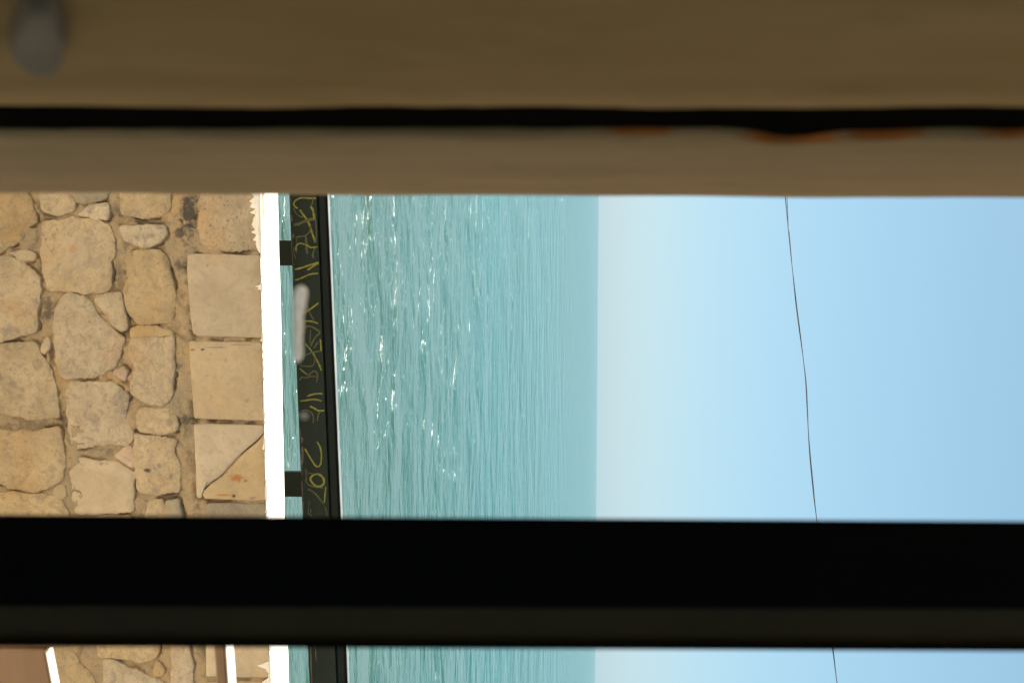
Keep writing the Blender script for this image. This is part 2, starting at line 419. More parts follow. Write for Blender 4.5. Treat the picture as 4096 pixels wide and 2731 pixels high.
rubble = [
 # lowest course in view
 (r1((-70, -150), (200, -140), (230, 60), (270, 140), (300, 240), (310, 300), (215, 370), (190, 460), (60, 530), (0, 580), (-70, 590)), STONE),
 (r1((80, 580), (230, 562), (300, 590), (290, 645), (200, 652)), STONE_CUT),
 (r1((-70, 600), (0, 610), (100, 615), (180, 650), (240, 700), (290, 760), (330, 810), (345, 900), (325, 1000), (320, 1130), (325, 1240), (280, 1270), (220, 1275), (120, 1295), (0, 1335), (-70, 1340)), STONE),
 (r1((-70, 1372), (0, 1362), (160, 1360), (290, 1345), (330, 1400), (370, 1480), (430, 1560), (455, 1640), (470, 1720), (495, 1850), (500, 1980), (440, 1992), (330, 2008), (210, 1990), (100, 1960), (0, 1945), (-70, 1940)), STONE),
 (r2((-70, 685), (0, 682), (100, 702), (180, 692), (300, 702), (480, 655), (520, 720), (535, 830), (560, 900), (550, 1000), (520, 1110), (440, 1160), (350, 1200), (280, 1212), (170, 1192), (60, 1162), (0, 1130), (-70, 1100)), STONE),
 (r2((-70, 1232), (40, 1218), (180, 1224), (300, 1238), (420, 1244), (490, 1262), (550, 1332), (575, 1400), (585, 1560), (575, 1780), (-70, 1790)), STONE),
 (r2((448, 1205), (480, 1165), (530, 1135), (560, 1190), (568, 1258), (520, 1282), (460, 1240)), STONE_CUT),
 # middle course
 (r1((370, -160), (560, -150), (575, 55), (630, 130), (635, 210), (560, 240), (460, 262), (400, 240), (350, 190), (345, 120)), STONE),
 (r1((640, -120), (930, -120), (930, 60), (870, 125), (720, 160), (645, 140)), STONE_GREY),
 (r1((670, 258), (760, 192), (880, 158), (910, 152), (925, 220), (920, 298), (820, 288), (740, 270)), STONE),
 (r1((360, 322), (470, 302), (620, 278), (740, 294), (850, 314), (930, 352), (965, 430), (985, 520), (985, 600), (950, 660), (970, 740), (950, 800), (945, 870), (930, 908), (810, 920), (600, 910), (430, 902), (395, 880), (370, 720), (355, 600), (360, 450)), STONE),
 (r1((600, 928), (680, 942), (750, 985), (800, 1035), (840, 1112), (900, 1166), (950, 1225), (1020, 1275), (1058, 1325), (1030, 1410), (1005, 1500), (960, 1560), (880, 1600), (820, 1635), (700, 1640), (560, 1650), (510, 1620), (480, 1480), (470, 1320), (455, 1230), (475, 1100), (490, 1030), (530, 970)), STONE),
 (r1((805, 985), (830, 948), (1040, 924), (1050, 1000), (1060, 1080), (1090, 1180), (1070, 1240), (1030, 1238), (965, 1190), (935, 1120), (875, 1060)), STONE),
 (r1((400, 1290), (430, 1330), (420, 1390), (375, 1450), (350, 1390), (380, 1330)), STONE),
 (r2((580, 278), (740, 274), (950, 278), (1010, 322), (1090, 392), (1095, 450), (1060, 520), (1075, 600), (1140, 680), (1132, 740), (1095, 790), (1055, 812), (960, 798), (860, 802), (760, 828), (640, 828), (602, 800), (582, 650), (572, 500), (567, 380)), STONE),
 (r2((978, 902), (1060, 845), (1110, 818), (1135, 870), (1140, 1000), (1112, 1000), (1032, 950)), STONE_PINK),
 (r2((590, 922), (700, 928), (880, 948), (1000, 964), (1060, 1004), (1138, 1055), (1138, 1200), (1130, 1380), (1000, 1388), (820, 1388), (700, 1398), (642, 1393), (627, 1280), (602, 1150), (584, 1000)), STONE_CUT),
 (r2((985, 180), (1060, 142), (1085, 200), (1075, 268), (1030, 248), (980, 212)), STONE_PINK),
 (r2((650, 1425), (1110, 1415), (1120, 1600), (1110, 1760), (640, 1770), (630, 1600)), STONE),
 # upper course
 (r1((1030, -160), (1440, -150), (1450, 60), (1455, 180), (1440, 230), (1370, 268), (1280, 278), (1180, 264), (1042, 250), (1030, 160)), STONE),
 (r1((1030, 348), (1150, 352), (1300, 348), (1420, 348), (1420, 400), (1380, 480), (1280, 528), (1200, 528), (1130, 500), (1060, 470), (1040, 400)), STONE),
 (r1((1140, 572), (1250, 553), (1370, 572), (1430, 622), (1450, 720), (1470, 850), (1500, 950), (1490, 1060), (1480, 1150), (1370, 1178), (1200, 1188), (1130, 1150), (1080, 1050), (1062, 960), (1072, 860), (1100, 800), (1078, 720), (1130, 640)), STONE),
 (r1((1112, 1225), (1180, 1198), (1330, 1208), (1478, 1252), (1485, 1285), (1300, 1302), (1120, 1318)), STONE),
 (r1((1122, 1330), (1300, 1312), (1486, 1296), (1490, 1370), (1490, 1500), (1490, 1600), (1475, 1700), (1480, 1790), (1430, 1850), (1380, 1882), (1290, 1866), (1200, 1828), (1122, 1770), (1112, 1700), (1150, 1640), (1145, 1540), (1112, 1480), (1102, 1380)), STONE),
 (r2((1190, 503), (1330, 503), (1430, 498), (1500, 562), (1518, 650), (1480, 698), (1380, 718), (1200, 698), (1178, 640), (1172, 560)), STONE),
 (r2((1152, 722), (1280, 733), (1360, 753), (1490, 763), (1518, 800), (1480, 860), (1510, 930), (1538, 1000), (1543, 1120), (1528, 1208), (1420, 1212), (1340, 1227), (1220, 1227), (1172, 1180), (1152, 1050), (1147, 900)), STONE),
 (r2((1262, 1292), (1380, 1274), (1408, 1330), (1400, 1420), (1395, 1600), (1250, 1620), (1256, 1380)), STONE),
 (r2((1418, 1292), (1530, 1284), (1552, 1400), (1550, 1600), (1412, 1610), (1416, 1400)), STONE_GREY),
 # beyond the dark mullion
 (r3((205, 860), (300, 862), (470, 880), (490, 930), (560, 1000), (598, 1068), (610, 1230), (330, 1240), (200, 1230)), STONE),
 (r3((-60, 640), (190, 640), (200, 820), (190, 1240), (-60, 1240)), STONE),
 (r3((612, 700), (990, 690), (992, 840), (980, 890), (930, 928), (850, 928), (760, 908), (640, 903), (612, 885)), STONE),
 (r3((650, 922), (720, 928), (840, 984), (940, 1034), (1028, 1064), (1056, 1240), (640, 1240)), STONE),
 (r3((960, 980), (985, 932), (1030, 990), (1015, 1030), (962, 1005)), STONE),
 (r3((1080, 700), (1190, 700), (1192, 870), (1205, 950), (1212, 1068), (1215, 1240), (1062, 1240), (1078, 950)), STONE),
]
for poly, m in rubble: stone(poly, m, random.uniform(-0.002, 0.008))
TOPX = 2300                         # coping stones run up to the painted top
def cop(pts_fn, m, *pts):
    poly = pts_fn(*pts)
    # clip to just under the top of the wall
    poly = [(a, min(b, topz(a) - 0.002)) for a, b in poly]
    stone(poly, m, 0.006 if m is not STONE_POROUS else 0.0, m is not STONE_POROUS, 'coping_stone')
cop(r1, STONE_POROUS, (1720, -160), (TOPX, -160), (TOPX, 200), (TOPX, 545), (2060, 552), (1960, 556), (1800, 542), (1725, 500), (1695, 330), (1715, 180))
cop(r1, STONE_CUT, (1602, 594), (1625, 588), (1780, 585), (2000, 592), (TOPX, 600), (TOPX, 1000), (TOPX, 1308), (2000, 1303), (1690, 1294), (1645, 1265), (1617, 1000), (1597, 760))
cop(r1, STONE_CUT, (1617, 1330), (1900, 1336), (TOPX, 1342), (TOPX, 2016), (1950, 2008), (1656, 1996), (1644, 1810), (1624, 1560))
crack = [(2275, 700), (2240, 735), (2185, 790), (2085, 868), (2060, 900), (1960, 1000), (1930, 1045), (1890, 1078), (1800, 1140), (1724, 1210), (1738, 1268)]
cop(r2, STONE_CUT, (1654, 628), (2000, 634), (TOPX, 640), (TOPX, 675), *[(a - 3, b - 4) for a, b in crack[:-1]], (1732, 1268), (1680, 1266), (1668, 900))
cop(r2, STONE_CUT, *[(a + 4, b + 3) for a, b in crack[::-1]], (TOPX, 720), (TOPX, 1290), (2000, 1282))
cop(r2, STONE_GREY, (1765, 1306), (2000, 1304), (TOPX, 1310), (TOPX, 2060), (1700, 2060), (1690, 1500))
cop(r3, STONE_CUT, (1292, 640), (1690, 640), (1760, 640), (1760, 1036), (1600, 1034), (1292, 1026), (1288, 840))
cop(r3, STONE_CUT, (1292, 1064), (1500, 1056), (1760, 1060), (1760, 1500), (1292, 1500))

# the rest of the wall, outside the view
def row(xa, xb, z0, z1, lo, hi, m=None, name='stone', cut=False):
    X = xa
    while X < xb - 0.05:
        wd = random.uniform(lo, hi)
        if xb - (X + wd) < lo * 0.6: wd = xb - X
        g = 0.012
        a, b = X + g, min(X + wd, xb) - g
        sz = slope * (X - E0.x) * 0
        P = [(a, z0 + g), ((a + b) / 2, z0 + g * random.uniform(0.3, 1.6)), (b, z0 + g), (b + random.uniform(-g, g) * 0.5, (z0 + z1) / 2), (b, z1 - g), ((a + b) / 2, z1 - g * random.uniform(0.3, 1.6)), (a, z1 - g), (a + random.uniform(-g, g) * 0.5, (z0 + z1) / 2)]
        if not cut: P = [(p + random.uniform(-0.014, 0.014), q + random.uniform(-0.014, 0.014)) for p, q in P]
        else: P = [(p, min(q, topz(p) - 0.002)) for p, q in P]
        stone(P, m or random.choice([STONE, STONE, STONE, STONE_CUT]), random.uniform(0, 0.008) if not cut else 0.006, cut, name)
        X += wd
zb = wz(-36)
xl, xr_ = wx(668), wx(2846)
for za, zc in ((wz(-36, 668), wz(140, 668)), (wz(165, 668), wz(440, 668)), (wz(475, 668), wz(690, 668))): row(XL, xl, za, zc, 0.22, 0.42)
for za, zc in ((wz(-36, 2846), wz(280, 2846)), (wz(300, 2846), wz(640, 2846)), (wz(660, 2846), wz(790, 2846))): row(xr_, XR, za, zc, 0.22, 0.42)
row(XL, xl, topz(XL) - 0.335, topz(XL) + 0.3, 0.38, 0.5, STONE_CUT, 'coping_stone', True)
row(wx(3012), XR, topz(2) - 0.32, topz(XR) + 0.3, 0.38, 0.5, STONE_CUT, 'coping_stone', True)
row(wx(2372), wx(2440), topz(1) - 0.3, topz(1) + 0.1, 0.1, 0.2, STONE_CUT, 'coping_stone', True)
row(wx(2170), wx(2440), wz(540, 2300), wz(730, 2300), 0.15, 0.3)
row(wx(2240), wx(2450), wz(300, 2300), wz(520, 2300), 0.15, 0.3)
Z = zb
while Z > STREET_Z + 0.12:
    hgt = min(random.uniform(0.24, 0.32), Z - STREET_Z); row(XL, XR, Z - hgt, Z, 0.24, 0.46); Z -= hgt

# mortar face and core of the wall
from mathutils import kdtree
kd = kdtree.KDTree(len(OUTL))
for i, p in enumerate(OUTL): kd.insert((p.x, p.y, 0), i)
kd.balance()
gx = []; X = XL
while X < XR:
    gx.append(X); X += 0.009 if -0.95 < X < 1.05 else 0.03
gx.append(XR); nx = len(gx) - 1; nz = 240; v = []; f = []
for X in gx:
    for j in range(nz + 1):
        t = j / nz; t = t / 0.5 * 0.3 if t < 0.5 else 0.3 + (t - 0.5) / 0.5 * 0.7
        Z = STREET_Z + (topz(X) - 0.012 - STREET_Z) * t
        y_ = mortar_y(X, Z)
        dd = kd.find((X, Z, 0))[2]
        if dd < 0.016:
            g = noise.noise((X * 7, Z * 7, 21.0)) + 0.6 * noise.noise((X * 23, Z * 23, 2.0))
            y_ += 0.040 * min(1, max(0, (g - 0.02) / 0.22)) * (1 - dd / 0.016)
        v.append((X, y_, Z))
for i in range(nx):
    for j in range(nz):
        a = i * (nz + 1) + j; f.append((a, a + nz + 1, a + nz + 2, a + 1))
n0 = len(v)
for X in (XL, XR): v += [(X, D + T_TOP, STREET_Z), (X, D + T_TOP, topz(X) - 0.012)]
f.append((n0, n0 + 1, n0 + 3, n0 + 2))
f.append((nz, nx * (nz + 1) + nz, n0 + 3, n0 + 1))
f.append((0, nz, n0 + 1, n0)); f.append((nx * (nz + 1), n0 + 2, n0 + 3, nx * (nz + 1) + nz))
keep(link('mortar', v, f, MORTAR, wall, True))

# white paint over the top with ragged runs over the front arris
lip = [  # (picture y, how far the paint reaches down the face, in metres)
 (600, .045), (700, .05), (760, .030), (775, .042), (790, .028), (805, .052), (812, .040), (830, .050), (838, .026), (852, .043), (858, .030), (880, .034), (905, .046), (918, .022), (930, .052), (938, .024), (955, .030), (985, .024), (1008, .012), (1020, .004), (1060, .003), (1130, .004), (1142, .014), (1146, .028), (1150, .012), (1156, .026), (1160, .008), (1172, .003), (1240, .004), (1330, .003), (1362, .012), (1368, .003), (1450, .005), (1560, .003), (1640, .004), (1688, .006), (1694, .002), (1750, .004), (1795, .014), (1800, .003), (1860, .004), (1900, .003), (1990, .008), (2000, .004), (2070, .006), (2300, .006), (2500, .008), (2600, .004), (2640, .006), (2650, .040), (2658, .062), (2663, .046), (2672, .022), (2688, .006), (2705, .012), (2722, .038), (2730, .048), (2740, .010), (2900, .006)]
pts = [(XL, .006)] + [(wx(a), b) for a, b in lip] + [(XR, .006)]
dense = []
for (a, b), (c, d) in zip(pts[:-1], pts[1:]):
    k = max(1, int((c - a) / 0.004))
    for j in range(k):
        t = j / k; X = a + (c - a) * t
        dense.append((X, b + (d - b) * t + (0.0025 + b * 0.35) * noise.noise((X * 60, 0, 0)) + (0.002 + b * 0.25) * noise.noise((X * 190, 4, 0))))
dense.append(pts[-1])
v = []; f = []
for X, l in dense:
    z = topz(X); l = max(l, 0.001)
    und = 0.002 * noise.noise((X * 6, 2, 0))
    fy = D - 0.013
    prof = [(fy + 0.006, z - l), (fy - 0.001, z - l + 0.002), (fy - 0.001, z - 0.003), (fy + 0.001, z + 0.003 + und), (fy + 0.006, z + 0.006 + und)]
    for k in range(1, 9): prof.append((fy + 0.006 + (T_TOP + 0.012) * k / 8, z + 0.006 + und + 0.003 * noise.noise((X * 5, k * 1.7, 1))))
    prof.append((fy + 0.018 + T_TOP, z - 0.05))
    v += [(X, a, b) for a, b in prof]
m_ = len(prof)
for i in range(len(dense) - 1):
    for k in range(m_ - 1): f.append((i * m_ + k, (i + 1) * m_ + k, (i + 1) * m_ + k + 1, i * m_ + k + 1))
keep(link('white_painted_top', v, f, WHITE, wall, True))

# ------------------------------------------------------------------ green railing with yellow scrawl
YR = D + T_TOP + 0.30
def lin(p0, p1, X):
    return p0.z + (p1.z - p0.z) * (X - p0.x) / (p1.x - p0.x)
rb0, rb1 = px(1157, 790, YR), px(1234, 2640, YR)
rm0, rm1 = px(1268, 790, YR), px(1343, 2640, YR)
rt0, rt1 = px(1303, 790, YR), px(1380, 2640, YR)
rail = empty('railing', 'dark green railing with yellow scrawled marks, running behind the stone wall', 'railing', (0, YR, -2.32))
def railbar(name, a0, a1, b0, b1, y0, y1, mat, bev):
    v = []
    for yy in (y0, y1):
        v += [(XL, yy, lin(a0, a1, XL)), (XR, yy, lin(a0, a1, XR)), (XR, yy, lin(b0, b1, XR)), (XL, yy, lin(b0, b1, XL))]
    fc = [(0, 1, 2, 3), (7, 6, 5, 4), (0, 4, 5, 1), (1, 5, 6, 2), (2, 6, 7, 3), (3, 7, 4, 0)]
    o = keep(link(name, v, fc, mat, rail))
    if bev: bevel(o, bev, 3)
    return o
board = railbar('rail_board', rb0, rb1, rm0, rm1, YR, YR + 0.05, RAILP, 0.003)
dz = Vector((0, 0, 0.002))
cap = railbar('rail_cap', rm0 + dz, rm1 + dz, rt0 + dz * 3, rt1 + dz * 3, YR + 0.006, YR + 0.062, RAILCAP, 0.014)
EDGE = painted('pale_rail_sunlight', (0.10, 0.115, 0.11), (0.20, 0.21, 0.20), 14, 0.5, 0.0005, (0.4, 1, 1))
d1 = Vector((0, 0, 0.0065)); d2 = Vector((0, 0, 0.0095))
rail_sunline = railbar('sunlit_cap_edge', rt0 + d1, rt1 + d1, rt0 + d2, rt1 + d2, YR + 0.010, YR + 0.060, EDGE, 0)  # thin pale strip: sun on the cap's top, put in as colour
rail_sunline.parent = cap; rail_sunline.matrix_parent_inverse = Matrix()
# posts
def post(xc, wd, yaw):
    h1 = lin(rb0, rb1, xc) + 0.02
    z0 = -2.33; a = wd / 2; d = 0.05
    v = []
    for z in (z0, h1):
        for sx, sy in ((-a, 0), (a, 0), (a, d), (-a, d)):
            v.append((xc + sx * math.cos(yaw) - sy * math.sin(yaw), YR + 0.052 + (sy * math.cos(yaw) + sx * math.sin(yaw)), z))
    o = keep(link('post', v, BF, RAILP, rail)); bevel(o, 0.004)
    return o
pL, pR = (960 + 1063) / 2, (1884 + 1990) / 2
wP = (px(1150, 1063, YR + .05) - px(1150, 963, YR + .05)).x
xa, xb = px(1150, pL, YR + .05).x, px(1170, pR, YR + .05).x
sp = xb - xa
for k in range(-3, 5):
    if XL < xa + k * sp < XR: post(xa + k * sp, wP, 0.06 if k > 0 else 0.03)
# scrawl: paint strokes on the board's face
def stroke(name, pts, ox, oy, hw, mat, off=0.0022, s=3.92):
    P = [px(ox + a / s, oy + b / s, YR - off) for a, b in pts]
    C = []
    for i in range(len(P) - 1):                       # Catmull-Rom
        p0, p1, p2, p3 = P[max(i - 1, 0)], P[i], P[i + 1], P[min(i + 2, len(P) - 1)]
        for j in range(6):
            t = j / 6
            C.append(0.5 * ((2 * p1) + (p2 - p0) * t + (2 * p0 - 5 * p1 + 4 * p2 - p3) * t * t + (3 * p1 - p0 - 3 * p2 + p3) * t ** 3))
    C.append(P[-1]); h = hw / s * YR / FPX
    v = []; f = []
    for i, p in enumerate(C):
        t = (C[min(i + 1, len(C) - 1)] - C[max(i - 1, 0)]); t.y = 0; t.normalize()
        nrm = Vector((-t.z, 0, t.x))
        e = h * (0.75 + 0.35 * noise.noise((i * 0.35, ox, pts[0][0]))) * (0.7 if i in (0, len(C) - 1) else 1)
        v += [p + nrm * e, p - nrm * e, p - nrm * e + Vector((0, off + 0.001, 0)), p + nrm * e + Vector((0, off + 0.001, 0))]
    for i in range(len(C) - 1):
        a = 4 * i
        for k in range(4): f.append((a + k, a + (k + 1) % 4, a + 4 + (k + 1) % 4, a + 4 + k))
    f.append((3, 2, 1, 0)); n = len(v); f.append((n - 4, n - 3, n - 2, n - 1))
    return link(name, v, f, mat, board)
A3, A4, A5, A6 = (1130, 760), (1130, 1130), (1130, 1500), (1130, 1780)
S = [
 (A3, 11, 1, [(530, 130), (420, 130), (300, 125), (220, 155), (180, 200), (185, 250), (240, 290)]),
 (A3, 9, 0, [(470, 110), (475, 180), (440, 265)]), (A3, 15, 1, [(440, 265), (470, 300), (490, 380), (500, 460)]),
 (A3, 8, 0, [(175, 280), (200, 350), (250, 400), (320, 430)]),
 (A3, 14, 1, [(270, 310), (320, 380), (370, 450), (420, 540), (450, 640), (480, 720), (520, 830)]),
 (A3, 20, 0, [(180, 550), (260, 530), (350, 490), (450, 460), (520, 455)]),
 (A3, 8, 0, [(515, 460), (530, 600), (530, 700), (520, 830)]),
 (A3, 9, 0, [(430, 560), (435, 640), (390, 690), (330, 720), (200, 740)]),
 (A3, 16, 0, [(360, 700), (370, 800), (375, 900), (390, 1000)]),
 (A3, 11, 1, [(210, 960), (215, 880), (260, 840), (320, 845), (390, 870), (440, 900), (500, 900), (550, 890)]),
 (A3, 13, 0, [(520, 900), (490, 960), (475, 1010), (485, 1070)]), (A3, 6, 0, [(175, 900), (180, 1000), (210, 1080)]),
 (A3, 12, 1, [(195, 1245), (300, 1220), (400, 1185), (500, 1155), (570, 1135)]),
 (A3, 12, 1, [(390, 1255), (450, 1215), (520, 1170), (565, 1145)]),
 (A3, 11, 1, [(195, 1415), (260, 1395), (340, 1360), (420, 1325), (500, 1310), (560, 1310)]),
 (A4, 13, 1, [(330, 485), (400, 440), (470, 390), (565, 320)]), (A4, 8, 0, [(370, 300), (400, 400), (440, 500), (490, 590)]),
 (A4, 11, 1, [(340, 605), (430, 605), (500, 620), (555, 640)]),
 (A4, 13, 0, [(350, 690), (430, 685), (500, 715), (570, 760), (580, 790), (520, 850), (470, 930), (440, 1000)]),
 (A4, 7, 0, [(440, 740), (435, 850), (430, 950)]),
 (A4, 10, 1, [(360, 960), (420, 1030), (480, 1110), (540, 1220), (580, 1300), (610, 1380)]),
 (A4, 11, 1, [(590, 890), (600, 960), (605, 1080)]), (A4, 13, 0, [(560, 930), (520, 980), (490, 1030)]),
 (A4, 11, 0, [(340, 1150), (420, 1110), (500, 1090), (580, 1075)]),
 (A4, 8, 0, [(500, 1150), (500, 1260), (450, 1310), (350, 1310), (275, 1300)]), (A4, 8, 1, [(270, 1345), (320, 1390), (385, 1440)]),
 (A4, 9, 0, [(390, 1460), (440, 1420), (500, 1385), (540, 1420), (550, 1480), (530, 1560)]),
 (A4, 9, 0, [(540, 1475), (440, 1470), (370, 1490), (300, 1485), (265, 1530)]),
 (A5, 11, 1, [(390, 330), (460, 305), (540, 290), (630, 290)]), (A5, 11, 1, [(275, 405), (370, 395), (460, 380), (540, 385), (615, 405)]),
 (A5, 12, 1, [(430, 490), (500, 520), (560, 555), (655, 555)]), (A5, 10, 0, [(600, 560), (560, 620), (545, 720)]),
 (A5, 9, 0, [(300, 560), (370, 545), (440, 575), (480, 640), (480, 750)]),
 (A5, 11, 1, [(540, 1040), (590, 1130), (610, 1250), (600, 1380), (560, 1430), (510, 1410), (450, 1320), (390, 1220), (350, 1150)]),
 (A6, 14, 1, [(430, 520), (480, 470), (550, 450), (620, 490), (650, 550), (640, 610), (580, 645), (510, 630), (460, 580), (430, 520)]),
 (A6, 7, 0, [(380, 430), (430, 440), (470, 450)]), (A6, 9, 0, [(380, 510), (365, 560), (410, 620), (500, 650), (560, 660), (640, 665)]),
 (A6, 10, 1, [(680, 650), (670, 740), (655, 900)]), (A6, 10, 0, [(400, 690), (480, 730), (560, 810), (640, 920)]),
 (A6, 8, 0, [(660, 960), (690, 1040), (695, 1110)]), (A6, 10, 0, [(400, 1060), (440, 1090), (470, 1120)]),
]
for i, (o_, hw, strong, p_) in enumerate(S):
    stroke('painted_stroke', p_, *o_, hw * 1.45, GRAF if strong else GRAF2, 0.0016 + 0.0004 * (i % 4))
K = [
 (A3, 9, [(125, 110), (130, 200), (125, 300)]), (A3, 14, [(140, 400), (150, 460), (140, 500)]), (A3, 16, [(165, 690), (170, 720), (160, 750)]), (A3, 6, [(140, 800), (150, 1000), (170, 1250), (180, 1430)]),
 (A3, 5, [(225, 740), (225, 860), (220, 1000)]), (A5, 20, [(290, 980), (310, 1010), (290, 1070)]), (A5, 9, [(275, 840), (285, 950), (285, 1000)]),
 (A5, 22, [(310, 1120), (315, 1220), (310, 1320), (300, 1400)]), (A5, 7, [(300, 1400), (305, 1560)]), (A6, 8, [(370, 370), (370, 430), (375, 500)]),
 (A6, 10, [(300, 560), (310, 700), (320, 900), (320, 1100)]), (A6, 6, [(420, 880), (410, 980), (400, 1060)]), (A6, 9, [(440, 1000), (445, 1050)]),
 ((1230, 2560), 14, [(45, 0), (50, 200), (60, 500), (70, 700)]), ((1245, 2560), 8, [(60, 60), (70, 200), (80, 330)]),
]
for i, (o_, hw, p_) in enumerate(K): stroke('paint_chip', p_, *o_, hw, CHIP, 0.0013)

# ------------------------------------------------------------------ twisted cable across the sky
YC = 9.5
CP = [(890, 25), (905, 180), (918, 310), (940, 500), (965, 700), (985, 880), (993, 1020), (1003, 1180), (1020, 1360), (1040, 1555)]
main = [px(2380 + a / 1.1706, 760 + b / 1.1706, YC) for a, b in CP] + [px(3332, 2589, YC), px(3348, 2731, YC)]
d0 = (main[0] - main[2]).normalized(); d1 = (main[-1] - main[-3]).normalized()
main = [main[0] + d0 * k for k in (16, 8, 3, 1)] + main + [main[-1] + d1 * k for k in (1, 3, 8, 16)]
def cr(P, n=6):
    C = []
    for i in range(len(P) - 1):
        p0, p1, p2, p3 = P[max(i - 1, 0)], P[i], P[i + 1], P[min(i + 2, len(P) - 1)]
        for j in range(n):
            t = j / n
            C.append(0.5 * ((2 * p1) + (p2 - p0) * t + (2 * p0 - 5 * p1 + 4 * p2 - p3) * t * t + (3 * p1 - p0 - 3 * p2 + p3) * t ** 3))
    return C + [P[-1]]
cable = empty('overhead_cable', 'thin dark twisted two-strand overhead cable crossing the pale blue sky', 'cable', tuple(main[len(main) // 2]))
C1 = cr(main)
sweep('strand', C1, 0.0028, CABLE, cable, 6)
C2 = []
for p in C1:
    s_ = p.x - main[4].x
    off = 0.0045 * math.sin(s_ * 6.0) if s_ > 0.25 else 0.0045 * math.sin(1.5) * 0 + (0.25 - s_) * 0.085 / 0.9 * 0.55
    C2.append(p + Vector((0, 0.004, off)))
sweep('strand', C2, 0.0026, CABLE, cable, 6)

# ------------------------------------------------------------------ brown wooden chair on the terrace
YCH = 1.9
chair = empty('wooden_chair', 'brown wooden chair back with sunlit white top edges, beyond the dark mullion', 'chair', (0.75, 2.1, TERRACE_Z))
yaw = R(16)
def chair_line(p, length): return p + Vector((math.cos(yaw), math.sin(yaw), 0)) * length
CW = 0.46
# front (camera side) top-left corner of the lower slat and of the upper rail
pl_top = px(178, 2603, YCH); pu_top = px(895, 2540, YCH)
ff = Vector((-math.sin(yaw), math.cos(yaw), 0))
tl = Vector((0, 0, 1))
def rail_piece(name, ptop, h, t, lift, mat=BROWN):
    B = chair_line(ptop, CW) + Vector((0, 0, lift))
    o = beam(name, ptop - tl * h, B - tl * h, tl, ff, h, t, mat, chair, 0.0025)
    return o
UP_H, UP_T, LO_H, LO_T = 0.015, 0.036, 0.10, 0.022
WEDGE = painted('white_edge_sunlight', (0.74, 0.72, 0.67), (0.80, 0.78, 0.73), 20, 0.6)  # white stands in for strong sunlight on the chair's top edges
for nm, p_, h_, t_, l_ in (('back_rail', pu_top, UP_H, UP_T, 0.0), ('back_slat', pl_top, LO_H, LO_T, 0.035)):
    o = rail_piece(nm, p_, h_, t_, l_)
    st = rail_piece('sunlit_top_edge', p_ + tl * 0.0025, 0.002, t_, l_, WEDGE)
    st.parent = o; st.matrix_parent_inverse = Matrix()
zf = TERRACE_Z
def leg(name, top, bot, wx_, wy_):
    v = []
    for p in (Vector(bot), Vector(top)):
        for sx, sy in ((0, 0), (wx_, 0), (wx_, wy_), (0, wy_)):
            v.append(p + Vector((math.cos(yaw), math.sin(yaw), 0)) * sx + ff * sy)
    return bevel(keep(link(name, v, BF, BROWN, chair)), 0.003)
e = Vector((math.cos(yaw), math.sin(yaw), 0))
pt = px(900, 2528, YCH + 0.004); pb_ = px(0, 2566, YCH + 0.004)
kk = (zf - pt.z) / (pb_.z - pt.z)
bl = pt + (pb_ - pt) * kk
leg('back_post', pt - tl * UP_H, bl, 0.014, 0.03)
ptr = chair_line(pt, CW + 0.02); leg('back_post', ptr - tl * UP_H, chair_line(bl, CW + 0.03), 0.022, 0.03)
sz = zf + 0.44
s0 = px(178, 2603, YCH); s0.z = sz
for k in range(5):
    beam('seat_slat', s0 + ff * (0.04 + k * 0.085), chair_line(s0, CW) + ff * (0.04 + k * 0.085), tl, ff, 0.02, 0.07, BROWN, chair, 0.003)
for sx in (0, CW - 0.03):
    p = s0 + e * sx + ff * 0.40; p2 = p.copy(); p2.z = zf
    leg('leg', p - tl * 0.001, p2, 0.03, 0.03)
    beam('seat_rail', s0 + e * (sx if sx == 0 else sx) + ff * 0.03 - tl * 0.035, s0 + e * (sx + 0.025) + ff * 0.03 - tl * 0.035, tl, ff, 0.034, 0.38, BROWN, chair)

# ------------------------------------------------------------------ house with the window the picture looks through
XRV = px(2048, 786, 0.80).x         # plane of the window reveal
print('reveal x', XRV)
Y_IN, Y_OUT = 0.10, 0.82
G0, G1 = 0.498, 0.557               # the dark joint between plaster and jamb
ZB, ZT, XW = -0.95, 0.62, 0.72
house = empty('house', 'shadowed tan plaster wall of the house at the near window edge', 'house', (0, 0.8, STREET_Z))
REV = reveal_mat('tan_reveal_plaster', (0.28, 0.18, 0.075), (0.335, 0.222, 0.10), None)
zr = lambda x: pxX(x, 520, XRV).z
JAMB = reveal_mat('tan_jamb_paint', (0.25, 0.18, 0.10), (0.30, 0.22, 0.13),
                  [(0.570, zr(3200), 0.018, 0.024), (0.564, zr(3560), 0.013, 0.018), (0.560, zr(2560), 0.006, 0.016), (0.560, zr(4060), 0.009, 0.012)])
